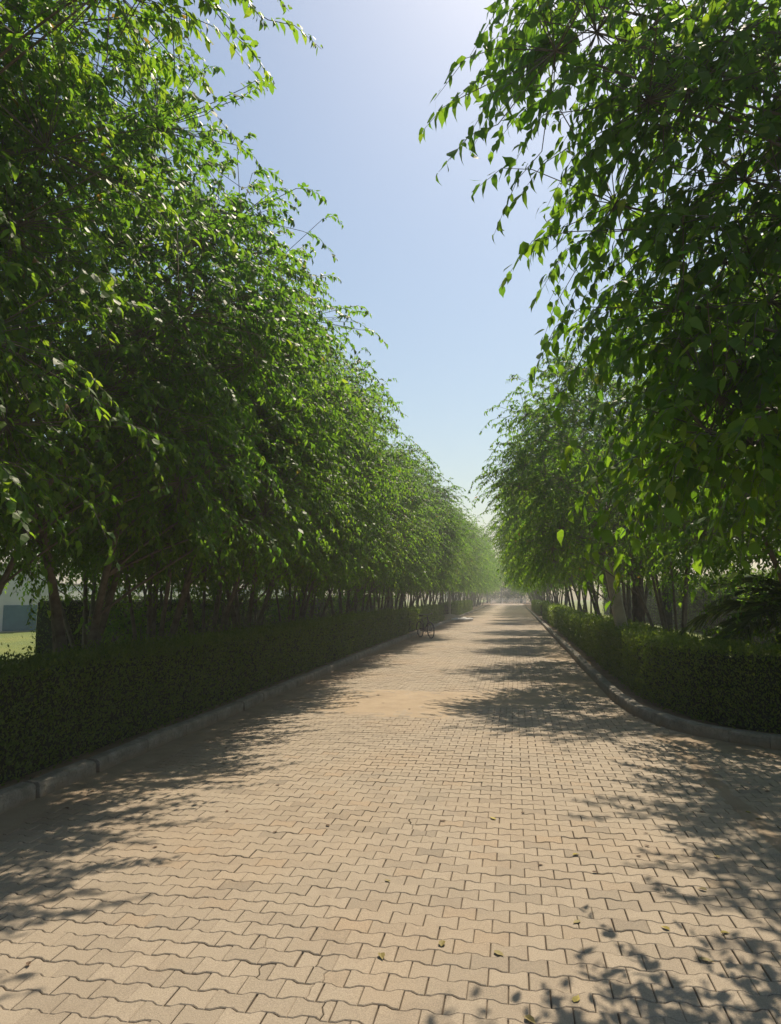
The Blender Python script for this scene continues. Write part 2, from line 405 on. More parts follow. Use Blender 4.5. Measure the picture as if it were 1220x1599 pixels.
# ------------------------------------------------------------------ sand spilled over the pavers
def sand_patch(name, c, rx, ry, h, seed, label, cat='sand', m='sand', nn=60, rz=0.0, base=-.012):
    V = []; keep = []
    for j in range(nn + 1):
        for i in range(nn + 1):
            u, v = 2 * i / nn - 1, 2 * j / nn - 1
            x = u * rx; y_ = v * ry
            xx = c[0] + x * math.cos(rz) - y_ * math.sin(rz); yy = c[1] + x * math.sin(rz) + y_ * math.cos(rz)
            d = 1 - math.sqrt(u * u + v * v) ** 1.6
            f = noise.fractal((xx * 2.2 + seed, yy * 2.2, seed), 1, 2, 5) * .55 + .5 * noise.noise((xx * .9, yy * .9, seed + 4))
            z = h * (d * 1.1 + f * .9 - .12) if h < .05 else h * max(-1, d * 1.1 + .25 * f - .1)
            V.append((xx, yy, max(base, z * .9) + float(gz(xx, yy)))); keep.append(z > base)
    w = nn + 1; F = []
    for j in range(nn):
        for i in range(nn):
            q = (j * w + i, j * w + i + 1, (j + 1) * w + i + 1, (j + 1) * w + i)
            if any(keep[k] for k in q): F.append(q)
    o = obj(name, MB().add(V, F).mesh(name, True), M[m]); o['kind'] = 'stuff'; tag(o, label, cat); return o
sand_patch('sand_patch', (-1.7, 11.2), 1.3, 1.4, .0042, 1, 'tan sand spilled over the pavers in the sunny middle of the road')
sand_patch('sand_patch', (-.1, 11.9), .75, .9, .006, 5, 'small tan sand patch at the edge of the tree shade')
sand_patch('sand_patch', (1.2, 13.4), .5, 1.3, .014, 9, 'pale sand drifted against the kerb where the hedge turns the corner')
sand_patch('sand_patch', (1.15, 21.5), .6, 2.6, .012, 12, 'tan sand strip along the far right kerb')
sand_patch('dirt_line', (1.72, 6.1), .09, 3.0, .006, 15, 'dark dirt line across the mouth of the side road', 'dirt', 'dust', 70)
sand_patch('dirt_line', (-3.75, 8.0), .22, 6.5, .016, 21, 'brown dust gathered along the foot of the left kerb', 'dirt', 'dust', 90)
sand_patch('dirt_line', (2.2, 8.6), .9, .35, .012, 25, 'brown dust along the curved kerb of the side road', 'dirt', 'dust', 60, R(-35))
sand_patch('soil_heap', (-4.3, 48.2), 1.5, 2.6, .45, 31, 'low heap of reddish soil in the gap of the left kerb', 'soil heap', 'sand', 40)

# ------------------------------------------------------------------ leaves, trees
def norm(a): return a / (np.linalg.norm(a, axis=-1, keepdims=True) + 1e-9)
# leaf patterns: (u along, w across, c along the normal) and triangles
LEAF2 = (np.array([(0, 0, 0), (.40, .26, .03), (.40, -.26, .03), (1, 0, -.12)]), np.array([(0, 2, 1), (1, 2, 3)]))
LEAF4 = (np.array([(0, 0, 0), (.26, .25, .05), (.30, -.26, .03), (.62, .20, .01), (.66, -.17, -.03), (1, 0, -.22)]), np.array([(0, 2, 1), (1, 2, 4), (1, 4, 3), (3, 4, 5)]))
LEAF6 = (np.array([(0, 0, 0), (.20, .23, .05), (.24, -.24, .03), (.52, .24, .0), (.56, -.22, -.03), (.80, .07, -.11), (.82, -.06, -.12), (1, 0, -.24)]), np.array([(0, 2, 1), (1, 2, 4), (1, 4, 3), (3, 4, 6), (3, 6, 5), (5, 6, 7)]))
LEAF8 = (np.array([(0, 0, 0), (.20, .22, .04), (.22, 0, -.02), (.20, -.22, .04), (.55, .23, .0), (.58, 0, -.06), (.55, -.23, .0), (.82, .065, -.12), (.82, -.065, -.12), (1, 0, -.24)]),
         np.array([(0, 2, 1), (0, 3, 2), (1, 2, 5), (1, 5, 4), (2, 3, 6), (2, 6, 5), (4, 5, 7), (5, 6, 8), (5, 8, 7), (7, 8, 9)]))
def leaves_mesh(name, P, D, Nn, ln, pattern, v):
    pat, tri = pattern; D = norm(D); S = norm(np.cross(D, Nn)); Nn = np.cross(S, D)
    k = len(P); n = len(pat); rr = np.random.default_rng(k)
    curl = rr.normal(1.0, .75, k)[:, None, None]; wid = rr.uniform(.78, 1.15, k)[:, None, None]
    V = P[:, None] + ln[:, None, None] * (pat[None, :, 0, None] * D[:, None] + wid * pat[None, :, 1, None] * S[:, None] + curl * pat[None, :, 2, None] * Nn[:, None])
    T = (tri[None] + (np.arange(k) * n)[:, None, None]).reshape(-1)
    return mesh_np(name, V.reshape(-1, 3), T, np.full(k * len(tri), 3), False, {'v': np.repeat(v, len(tri))})
def tubes_np(mb, curves, rads, n=3):
    """many tubes with the same number of points: curves (k, m, 3), rads (k, m)"""
    k, m, _ = curves.shape
    T = norm(np.gradient(curves, axis=1)); A = norm(np.cross(T, np.array([.31, .2, .93]))); B = np.cross(T, A)
    a = np.arange(n) * 2 * math.pi / n
    V = curves[:, :, None] + rads[:, :, None, None] * (np.cos(a)[:, None] * A[:, :, None] + np.sin(a)[:, None] * B[:, :, None])
    i = np.arange(m - 1)[:, None]; j = np.arange(n)[None]
    q = np.stack([i * n + j, i * n + (j + 1) % n, (i + 1) * n + (j + 1) % n, (i + 1) * n + j], -1).reshape(-1)
    q = (q[None] + (np.arange(k) * m * n)[:, None]).reshape(-1)
    return V.reshape(-1, 3), q, k * (m - 1) * n

def sprays(rng, C, center, cr, per, Lr, nl, leaf, droop, axis_c, outw=.9, upw=.1):
    """twigs round each clump centre C; returns twig curves and leaf placement"""
    k = len(C); O = np.repeat(C, per, 0) + rng.normal(0, 1, (k * per, 3)) * cr * np.array([1, 1, .8])
    Cc = np.repeat(C, per, 0)
    out = norm((Cc - axis_c) * np.array([1, 1, .75]))
    d0 = norm(outw * out + .75 * (O - Cc) / cr * .6 + .35 * rng.normal(0, 1, O.shape) + np.array([0, 0, upw]))
    d0[:, 2] = np.maximum(d0[:, 2], -.30); d0 = norm(d0)
    Ls = rng.uniform(*Lr, len(O)); g_ = np.abs(rng.normal(droop, .20, len(O)))
    t = np.linspace(0, 1, 3)
    cur = O[:, None] + d0[:, None] * (Ls[:, None] * t)[..., None] + np.array([0, 0, -1.0]) * ((g_ * Ls)[:, None] * t ** 2)[..., None]
    tw = np.concatenate([Cc[:, None], cur], 1)
    ti = (np.arange(nl) + .7) / nl
    ti = np.clip(ti[None] + rng.normal(0, .02, (len(O), nl)), .05, 1.02)
    P = O[:, None] + d0[:, None] * (Ls[:, None] * ti)[..., None] + np.array([0, 0, -1.0]) * ((g_ * Ls)[:, None] * ti ** 2)[..., None]
    T = norm(d0[:, None] + np.array([0, 0, -2.0]) * (g_[:, None] * ti)[..., None])
    side = norm(np.cross(T, np.array([0, 0, 1.0])) + 1e-4)
    sg = np.where(np.arange(nl) % 2 == 0, 1, -1)[None, :, None]
    D = norm(.60 * T + .55 * side * sg + np.array([0, 0, -.42]) + .32 * rng.normal(0, 1, P.shape))
    Nn = norm(np.array([0, 0, 1.0]) + .50 * out[:, None] + .32 * rng.normal(0, 1, P.shape))
    P = P + D * .012
    ln = leaf * rng.uniform(.55, 1.25, P.shape[:2]) * (1 - .25 * np.clip(ti - .75, 0, 1))
    v = np.clip(rng.beta(2.2, 2.6, P.shape[:2]) * .80 + np.repeat(rng.normal(0, .07, k), per)[:, None] + .12 * (ti - .5), 0, .84)
    rare = rng.random(P.shape[:2]); v = np.where(rare > .994, .985, v)
    f = lambda a: a.reshape(-1, 3)
    return tw, f(P), f(D), f(Nn), ln.ravel(), v.ravel()

def make_tree(seed, H=8.0, cc=(.5, 0, 4.45), rad=(2.85, 2.15, 3.1), nclump=74, per=41, nl=21, leaf=.086, pattern=LEAF4, stems=6, r0=.062, zmin=2.5, extra=(), twigs=True, spread=2.0, drop=None, cr=.34, Lr=(.26, .50), bark='bark', droop=.72):
    rng = np.random.default_rng(seed); cc = np.array(cc, float); rad = np.array(rad, float)
    # crown clumps: uneven shell of the crown volume
    C = []; tries = 0
    lob = rng.normal(0, 1, (7, 3)); lob = norm(lob)
    while len(C) < nclump and tries < 60000:
        tries += 1
        d = norm(rng.normal(0, 1, 3)); u = rng.uniform(.5, 1.0) ** .6
        u *= 1.0 + .13 * np.max(lob @ d) - .10
        p = cc + d * rad * u
        if p[2] < zmin + .25 * rng.random(): continue
        if drop is not None and drop(p): continue
        if C and np.min(np.linalg.norm(np.array(C) - p, axis=1)) < .60: continue
        C.append(p)
    C = np.array(C + [np.array(e, float) for e in extra])
    # stems
    mb = MB(); sp = []
    a0 = rng.uniform(0, 6.28)
    for i in range(stems):
        a = a0 + i * 2 * math.pi / stems + rng.normal(0, .3); reach = rng.uniform(.45, 1) * spread; top = H * rng.uniform(.62, .8)
        t = np.linspace(0, 1, 12); b = np.array([math.cos(a), math.sin(a), 0]) * rng.uniform(.05, .34)
        w = np.c_[np.sin(t * rng.uniform(3, 6) + rng.uniform(0, 6)), np.sin(t * rng.uniform(3, 6) + rng.uniform(0, 6)), t * 0] * .09 * np.sqrt(t)[:, None]
        p = b + np.c_[math.cos(a) * reach * t ** 1.15 + cc[0] * t ** 1.5 * .6, math.sin(a) * reach * t ** 1.15 + cc[1] * t ** 1.5 * .6, top * t - .12] + w
        r = r0 * rng.uniform(.65, 1.1) * (1 - .82 * t) * (1 + .5 * np.exp(-t * 14))
        mb.tube(p, r, 7); sp.append(p)
    SP = np.concatenate(sp); SR = SP
    for c in C:                                     # limbs that carry the clumps
        hd = np.linalg.norm(SP[:, :2] - c[:2], axis=1); want = c[2] - .55 * hd
        cost = np.abs(SP[:, 2] - np.maximum(want, .9)) + .5 * hd + np.where(SP[:, 2] > c[2], 1.5, 0)
        s0 = SP[np.argmin(cost)]; t = np.linspace(0, 1, 6)[:, None]
        mid = (s0 + c) / 2 + np.array([0, 0, .28 * np.linalg.norm(c[:2] - s0[:2]) * .5]) + rng.normal(0, .08, 3)
        p = (1 - t) ** 2 * s0 + 2 * t * (1 - t) * mid + t ** 2 * c
        mb.tube(p, np.linspace(.020, .006, 6) * (r0 / .075), 4, False)
    tw, P, D, Nn, ln, v = sprays(rng, C, cc, cr, per, Lr, nl, leaf, droop, cc * np.array([1, 1, .85]))
    V = np.concatenate(mb.V); Lp = np.array(mb.L); S = list(mb.S)
    if twigs:
        rr = np.broadcast_to(np.array([.005, .0036, .0025, .0012]), tw.shape[:2])
        V2, q, nf = tubes_np(None, tw, rr)
        Lp = np.r_[Lp, q + len(V)]; V = np.concatenate([V, V2]); S += [4] * nf
    tm = mesh_np('trunk', V, Lp, S, True); tm.materials.append(M[bark])
    cm = leaves_mesh('crown', P, D, Nn, ln, pattern, v); cm.materials.append(M['ficus'])
    return tm, cm
def put_tree(name, meshes, loc, rz, sc, label, group, cat='tree'):
    t = empty(name, loc, rz); t.scale = (sc[0], sc[1], sc[2]) if isinstance(sc, tuple) else (sc, sc, sc)
    tag(t, label, cat, group); obj('trunk', meshes[0], None, t); obj('crown', meshes[1], None, t); return t
ORD = 'first second third fourth fifth sixth seventh eighth ninth tenth eleventh twelfth thirteenth fourteenth fifteenth sixteenth seventeenth eighteenth nineteenth twentieth'.split()
ORD += ['twenty-' + w for w in ORD[:9]] + ['thirtieth'] + ['thirty-' + w for w in ORD[:9]]

VAR = [make_tree(11), make_tree(12, stems=7, r0=.055, rad=(2.8, 2.2, 3.0)), make_tree(13, stems=4, rad=(2.95, 2.05, 3.1), r0=.08)]
FAR = [make_tree(21, nclump=80, per=26, nl=11, leaf=.115, pattern=LEAF2, twigs=False, rad=(2.9, 2.4, 3.1)),
       make_tree(22, nclump=80, per=26, nl=11, leaf=.115, pattern=LEAF2, twigs=False, stems=4, rad=(2.8, 2.4, 3.2))]
# nearest tree of the left row: its boughs reach out over the road above the camera
LX = -5.65
near_left = make_tree(31, H=8.4, cc=(.3, 0, 4.8), rad=(2.4, 2.0, 3.2), nclump=80, per=42,
    extra=[(3.6, 0, 5.55), (3.15, .1, 5.5), (2.4, .1, 3.2), (2.2, .6, 2.75), (2.0, .2, 2.5)])
rt = random.Random(5)
k = 0
put_tree('ficus_tree', near_left, (LX, 3.7, .08), 0, 1.0, 'ficus tree nearest the camera on the left, boughs reaching over the road', 'ficus trees of the left row'); k = 1
LY = [5.9, 8.3, 10.5, 12.6, 15.0]
y = LY[0]
while y < 56:
    z = rt.uniform(.80, 1.08) if k > 4 else (.97, .93, .90, .92)[k - 1]
    put_tree('ficus_tree', VAR[k % 3], (LX - (.22 if y > 14 else 0) + rt.uniform(-.25, .25), y, .08), rt.uniform(-.30, .30), (z, z * rt.choice((1, -1)), z),
             f'ficus tree with pale forked stems, {ORD[k]} from the camera in the left row', 'ficus trees of the left row')
    k += 1; y = LY[k - 1] if k <= len(LY) else y + rt.uniform(2.5, 3.3)
    if 33 < y < 36.5: y = 37.0
while y < 125:
    z = rt.uniform(.98, 1.10)
    put_tree('ficus_tree', FAR[k % 2], (LX + rt.uniform(-.2, .2), y, .08), rt.uniform(-.3, .3), (z, z * rt.choice((1, -1)), z),
             f'hazy ficus tree, {ORD[k]} from the camera in the left row', 'ficus trees of the left row')
    y += rt.uniform(4.6, 5.6); k += 1
# second row added behind the left one to block light between its trees
k = 0
for y in (3.0, 5.8, 8.6, 13.8, 15.6, 17.5, 20.5, 23.5, 26.5, 30, 34, 38, 43, 48, 54):
    z = rt.uniform(.75, .92)
    put_tree('ficus_tree', FAR[k % 2], (-9.0 + rt.uniform(-.4, .4), y, .08), rt.uniform(0, 6.28), z,
             f'dark ficus tree added in the rear row behind the left hedge to block light, {ORD[k]} from the camera', 'added light-blocking ficus trees of the rear left row'); k += 1
# right row
k = 0
put_tree('ficus_tree', VAR[0], (3.95, 9.7, .08), R(-94), (1.06, .94, .86), 'ficus tree standing behind the hedge at the corner of the side road', 'ficus trees of the right row')
right = [(3.0, 14.2, .90), (3.0, 19.6, .94), (3.0, 24.6, .98), (3.05, 30.0, 1.0), (3.0, 35.4, 1.04), (3.0, 46.6, 1.08), (3.1, 52.6, 1.08)]
for (x, y, z) in right:
    put_tree('ficus_tree', VAR[(k + 1) % 3], (x, y, .08), math.pi + rt.uniform(-.3, .3), (z * .99, z * (.80 if y < 18 else .68) * rt.choice((1, -1)), z),
             f'ficus tree, {ORD[k]} beyond the side road in the right row', 'ficus trees of the right row'); k += 1
y = 58.5
while y < 125:
    z = rt.uniform(1.05, 1.16)
    put_tree('ficus_tree', FAR[k % 2], (3.1 + rt.uniform(-.2, .2), y, .08), math.pi + rt.uniform(-.3, .3), (z, z, z),
             f'hazy ficus tree, {ORD[k]} beyond the side road in the right row', 'ficus trees of the right row')
    y += rt.uniform(4.8, 5.8); k += 1
# the tree on the near corner of the side road, trunk out of the frame; placed in its own coordinates about (5.0, 4.6)
NR = np.array([5.0, 4.6, .08])
def wr(x, y, z): return (-(x - NR[0]), -(y - NR[1]), z - NR[2])
ex = [wr(p[0] * 1.35 + (.66 if p[2] > 4.1 else .66 if p[2] > 2.7 else .22), p[1] * 1.35, CAM_H + (p[2] - CAM_H) * 1.35 + (.45 if p[2] < 2.5 else 0)) for p in [(-.25, 3.1, 4.15), (-.05, 3.2, 4.3), (-.28, 3.6, 4.9), (.15, 3.1, 3.85), (.35, 3.2, 3.95), (.05, 3.5, 3.6), (.25, 3.4, 3.4), (.35, 3.6, 3.1), (.30, 3.3, 2.95), (.55, 3.5, 3.25), (.6, 3.3, 3.55),
      (.7, 3.4, 3.0), (.85, 3.5, 2.65), (.9, 3.4, 2.35), (.75, 3.3, 2.2), (.72, 3.35, 2.05), (.88, 3.3, 1.98), (1.15, 3.5, 2.3), (1.25, 3.6, 2.6), (1.0, 3.6, 2.85), (1.3, 3.5, 3.1), (.95, 3.4, 3.4), (1.2, 3.3, 3.7), (.8, 3.3, 3.9), (.5, 3.4, 4.3), (.9, 3.5, 4.4), (1.4, 3.6, 4.2), (.3, 3.7, 4.7), (.7, 3.9, 5.0), (0., 4.1, 5.3), (1.3, 4.0, 4.9), (1.6, 3.8, 3.4), (1.75, 3.7, 2.9)]]
near_right = make_tree(41, H=8.2, cc=(.5, -.6, 4.9), rad=(3.1, 2.9, 3.0), droop=.95, nclump=105, per=25, nl=15, leaf=.114, pattern=LEAF6, stems=3, r0=.10, zmin=2.5, extra=ex, drop=lambda p: ((NR[1] - p[1]) - .70 * (p[2] + .08) > 2.6 and (NR[0] - p[0]) - .16 * p[2] < 1.4) or 1.9 < (NR[1] - p[1]) - .70 * (p[2] + .08) < 3.2 and NR[0] - p[0] < 2.6, spread=1.6, cr=.27, Lr=(.28, .48))
put_tree('ficus_tree', near_right, tuple(NR), math.pi, 1.0, 'ficus tree overhanging the upper right, its large leaves hanging close to the camera', 'ficus trees of the right row')

# ------------------------------------------------------------------ hedges
def hedge(name, path, width, h, label, seed, group, dens=2400, leaf=.037, z0=.09, far=0):
    """path: list of (x, y) front line, the hedge lies to the left of the direction of travel when width > 0"""
    rng = np.random.default_rng(seed); path = np.array(path, float)
    seg = np.linalg.norm(np.diff(path, axis=0), axis=1); arc = np.r_[0, np.cumsum(seg)]; Lt = arc[-1]
    def at(s): return np.c_[np.interp(s, arc, path[:, 0]), np.interp(s, arc, path[:, 1])]
    def nrm(s):
        d = norm(at(s + .15) - at(s - .15)); return np.c_[-d[:, 1], d[:, 0]] * np.sign(width)
    W = abs(width)
    root = empty(name, (path[0][0], path[0][1], z0)); o0 = np.array(root.location)
    tag(root, label, 'hedge', group)
    # solid dark core added inside the leaves to block light
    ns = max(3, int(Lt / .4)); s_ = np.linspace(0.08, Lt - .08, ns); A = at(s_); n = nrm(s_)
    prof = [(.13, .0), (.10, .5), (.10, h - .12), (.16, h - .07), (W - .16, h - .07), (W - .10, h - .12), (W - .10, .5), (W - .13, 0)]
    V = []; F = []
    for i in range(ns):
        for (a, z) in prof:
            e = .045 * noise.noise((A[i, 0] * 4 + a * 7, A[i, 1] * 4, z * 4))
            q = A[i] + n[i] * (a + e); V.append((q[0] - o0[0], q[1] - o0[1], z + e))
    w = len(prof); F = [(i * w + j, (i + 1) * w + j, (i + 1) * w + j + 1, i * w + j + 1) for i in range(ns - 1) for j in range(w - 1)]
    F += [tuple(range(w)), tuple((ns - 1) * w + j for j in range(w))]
    obj('stems', MB().add(V, F).mesh('stems'), M['hedgecore'], root)  # one solid added core, not separate stems
    # leaves on front, top, back and ends, density falling with the distance from the camera
    Ps, Ns, Ls = [], [], []
    bins = np.arange(0, Lt, 1.0)
    for b in bins:
        L_ = min(1.0, Lt - b); pc = at(np.array([b + L_ / 2]))[0]; dist = max(3.5, np.hypot(*pc)); k = max(1.0, dist / 9); ds = dens / k ** 1.35; lf = leaf * k ** .6
        for face, area in (('front', h), ('top', W), ('back', h * .5), ('end', W * h if (b == 0 or b + 1 >= Lt) else 0)):
            n_ = int(ds * area * L_) if face != 'end' else int(ds * area)
            if n_ == 0: continue
            s = b + rng.random(n_) * L_; q = at(s); nn = nrm(s); u = rng.random(n_); jt = np.abs(rng.normal(0, .045, n_)) * rng.choice([-1, .7], n_)
            lump = np.array([noise.noise((a * 2.6, c * 2.6, 3.0 * d)) for a, c, d in zip(q[:, 0], q[:, 1], u)]) * .05
            if face == 'front': a = .03 - lump - jt; z = .02 + u * (h - .04); N_ = np.c_[-nn, np.full(n_, .35)]
            elif face == 'back': a = W - .03 + lump + jt; z = .02 + u * (h - .04); N_ = np.c_[nn, np.full(n_, .35)]
            elif face == 'top': a = u * W; z = h - .02 + lump + jt + (rng.random(n_) > .93) * rng.random(n_) * .15; N_ = np.c_[nn * 0, np.ones(n_)]
            else:
                s = (np.zeros(n_) if b == 0 else np.full(n_, Lt)) + jt; q = at(s); a = u * W; z = rng.random(n_) * h; d_ = norm(at(np.array([Lt * .99])) - at(np.array([Lt * .5])))[0]; N_ = np.c_[np.tile(d_ * (-1 if b == 0 else 1), (n_, 1)), np.full(n_, .3)]
                q = q + d_ * jt[:, None]
            p2 = q + nn[:len(q)] * a[:, None]
            Ps.append(np.c_[p2 - o0[:2], z]); Ns.append(N_); Ls.append(np.full(n_, lf))
    P = np.concatenate(Ps); N_ = norm(np.concatenate(Ns)); n_ = len(P)
    D = norm(.40 * N_ + np.array([0, 0, .55]) + rng.normal(0, .5, (n_, 3))); Nn = norm(N_ + rng.normal(0, .5, (n_, 3)) + np.array([0, 0, .2]))
    m = leaves_mesh('foliage', P, D, Nn, np.concatenate(Ls) * rng.uniform(.7, 1.25, n_), LEAF2, np.clip(rng.beta(2, 2.6, n_), 0, 1))
    f = obj('foliage', m, M['hedge'], root); f['kind'] = 'stuff'
    return root
GH = 'clipped hedges along the road'
hl = lambda a, b: [(float(kerb_l(y)) - .27, y) for y in np.arange(a, b, 1.0)]
hedge('hedge', hl(1.2, 29.5), .80, .93, 'long dark clipped hedge behind the left kerb, from the camera to the bicycle', 1, GH)
hedge('hedge', hl(30.2, 44.5), .80, .90, 'sunlit clipped hedge just past the bicycle on the left', 2, GH, far=1)
hedge('hedge', hl(50.5, 75), .80, .95, 'far hedge on the left beyond the soil heap', 3, GH, far=1)
hedge('hedge', [(-10.6, y) for y in np.arange(15.6, 70, 1.0)], .9, 1.5, 'tall dark hedge added behind the left hand tree trunks to darken the gaps', 8, GH, far=1, dens=700)  # added so the bright lawn between the trunks goes dark
hedge('hedge', [(7.6, y) for y in np.arange(17.0, 66, 1.0)], -.9, 2.3, 'dark hedge added behind the right hand tree trunks to cover bright gaps', 9, GH, far=1, dens=700)  # added as dark undergrowth, tall enough to hide bright gaps
sr = np.arange(1.2, 12.0, .4); pr = [rk_at(s) for s in sr]
def off(path, d):
    p = np.array(path); t = np.gradient(p, axis=0); t /= np.linalg.norm(t, axis=1)[:, None]; return p + np.c_[t[:, 1], -t[:, 0]] * d
hedge('hedge', off([rk_at(s) for s in np.arange(.4, 17.0, .4)], .34), -.85, .92, 'dark bushy hedge rounding the corner of the side road', 4, GH)
hedge('hedge', [(1.86, y) for y in np.arange(20.2, 33, 1.0)], -.85, .84, 'clipped hedge along the right kerb beyond the corner hedge', 5, GH, far=1)
hedge('hedge', [(1.88, y) for y in np.arange(34.0, 50, 1.0)], -.85, .92, 'sunlit clipped hedge on the right past the low hedge', 6, GH, far=1)
hedge('hedge', [(1.9, y) for y in np.arange(56.0, 80, 1.0)], -.85, .95, 'farthest hedge on the right near the end of the road', 7, GH, far=1)

# ------------------------------------------------------------------ palms and understorey on the right
def frond_mesh(seed, L=2.4, leafl=.42, n=44):
    rng = np.random.default_rng(seed)
    t = np.linspace(0, 1, 12); p = np.c_[L * t * (1 - .12 * t), t * 0, L * (.62 * t - .95 * t ** 2.1)]
    mb = MB(); mb.tube(p, np.linspace(.022, .004, 12), 5)
    V = np.concatenate(mb.V); Lp = list(mb.L); S = list(mb.S); nv = len(V); vs_ = [V]
    for i in range(n):
        u = .14 + .85 * i / n; b = np.array([np.interp(u, t, p[:, 0]), 0, np.interp(u, t, p[:, 2])]); T = norm(np.array([np.interp(min(1, u + .03), t, p[:, 0]), 0, np.interp(min(1, u + .03), t, p[:, 2])]) - b)
        ll = leafl * math.sin(math.pi * (.12 + .80 * u)) * rng.uniform(.9, 1.1) + .08
        for sgn in (1, -1):
            d = norm(T * .75 + np.array([0, sgn * .8, 0]) + np.array([0, 0, .22 * rng.normal() - .05])); e = b + d * ll + np.array([0, 0, -.16 * ll]); m_ = b + d * ll * .5
            wv = norm(np.cross(d, np.array([0, 0, 1.0]))) * .013 + np.array([0, 0, .006])
            vs_.append(np.array([b, m_ + wv, e, m_ - wv])); Lp += [nv, nv + 1, nv + 2, nv, nv + 2, nv + 3]; S += [3, 3]; nv += 4
    m = mesh_np('frond', np.concatenate(vs_), Lp, S, False, {'v': rng.random(len(S))}); m.materials.append(M['palm']); return m
FR = [frond_mesh(1), frond_mesh(2, 2.1, .38), frond_mesh(3, 2.7, .45)]
def palm(loc, h, nf, sc, label, seed, lean=(0, 0)):
    rng = random.Random(seed); root = empty('date_palm', loc); tag(root, label, 'palm', 'palms behind the right hedge')
    mb = MB(); n = int(h / .12) + 2
    pts = [(lean[0] * (i / n) ** 1.5, lean[1] * (i / n) ** 1.5, h * i / (n - 1) - .1) for i in range(n)]
    mb.tube(pts, [.15 - .04 * i / n + (.012 if i % 2 else -.008) for i in range(n)], 9)
    obj('trunk', mb.mesh('trunk', False), M['darkbark'], root)
    for i in range(nf):
        f = obj('frond', FR[i % 3], None, root); f.location = pts[-1]
        f.rotation_euler = (rng.uniform(-.25, .25), R(-48 + 78 * (i / nf) + rng.uniform(-8, 8)), i * 2.399 + rng.uniform(-.2, .2)); s = sc * rng.uniform(.85, 1.1); f.scale = (s, s, s)
    return root
palm((2.75, 16.8, .08), 3.7, 24, 1.05, 'tall dark palm with drooping fronds among the right hand trees', 1)
palm((4.3, 11.2, .08), 1.2, 20, .9, 'short date palm with yellowish fronds behind the corner hedge', 2)
palm((4.7, 23.5, .08), 4.0, 20, 1.1, 'second tall palm deeper in the shade of the right row', 3)
def shrub(loc, h, label, seed, leaf=.075, n=12):
    rng = np.random.default_rng(seed); root = empty('shrub', loc); tag(root, label, 'shrub', 'undergrowth shrubs behind the hedges')
    mb = MB(); C = []
    for i in range(n):
        a = rng.uniform(0, 6.28); r = rng.uniform(.2, .8) * h * .7; t = np.linspace(0, 1, 6)[:, None]
        e = np.array([math.cos(a) * r, math.sin(a) * r, h * rng.uniform(.6, 1)]); p = t * np.array([e[0], e[1], 0]) ** 1 * t + np.array([0, 0, 1.0]) * e[2] * (t ** .8) - np.array([0, 0, .05])
        mb.tube(p, np.linspace(.02, .006, 6), 5, False); C += [p[-1], p[-2] * .5 + p[-1] * .5]
    obj('stems', mb.mesh('stems', True), M['bark'], root)
    tw, P, D, Nn, ln, v = sprays(rng, np.array(C), None, .16, 9, (.2, .4), 11, leaf, .5, np.array([0, 0, h * .4]))
    f = obj('foliage', leaves_mesh('foliage', P, D, Nn, ln, LEAF4, v), M['ficus'], root); f['kind'] = 'stuff'
shrub((4.0, 11.0, .09), 1.6, 'leafy shrub with thin crooked stems behind the corner hedge', 1)
shrub((6.3, 10.6, .09), 1.9, 'dark shrub at the frame edge behind the corner hedge', 2)
shrub((5.6, 15.5, .09), 2.0, 'broad shrub between the palms on the right', 3)
shrub((5.2, 20.0, .09), 2.2, 'shrub in deep shade beside the tall palm', 4)

ULAB = ['dark leafy undergrowth bush behind the left hedge, %s from the camera' % ORD[i] for i in range(9)]
for i, (x, y) in enumerate([(-7.3, 13.2), (-7.4, 17.6), (-7.3, 23.5), (-7.2, 32)]):
    shrub((x, y, .09), 1.9 if i % 2 else 1.6, ULAB[i], 20 + i, .085, 11)
# ------------------------------------------------------------------ posts
def post(name, loc, h, w0, w1, lean, label, cat):
    root = empty(name, loc); tag(root, label, cat)
    mb = MB(); n = 10
    V = []
    for i in range(n + 1):
        t = i / n; w = w0 + (w1 - w0) * t
        for (a, b) in ((1, .8), (.8, 1), (-.8, 1), (-1, .8), (-1, -.8), (-.8, -1), (.8, -1), (1, -.8)): V.append((a * w / 2 + lean * t, b * w / 2, h * t - .2))
    F = [(i * 8 + j, i * 8 + (j + 1) % 8, (i + 1) * 8 + (j + 1) % 8, (i + 1) * 8 + j) for i in range(n) for j in range(8)] + [tuple(n * 8 + j for j in range(8))]
    mb.add(V, F); obj('shaft', mb.mesh('shaft'), M['post'], root)
    cp = MB(); cp.box((lean, 0, h - .2 + .02), (w1 * 1.15, w1 * 1.15, .05)); obj('cap', cp.mesh('cap'), M['kerb'], root)
    return root
post('concrete_post', (2.30, 15.0, .08), 2.6, .28, .18, -.42, 'pale leaning concrete post rising out of the right hedge', 'post')
post('lamp_pole', (-4.45, 50.0, .08), 4.6, .16, .11, 0, 'slim pale pole beside the soil heap on the left', 'pole')

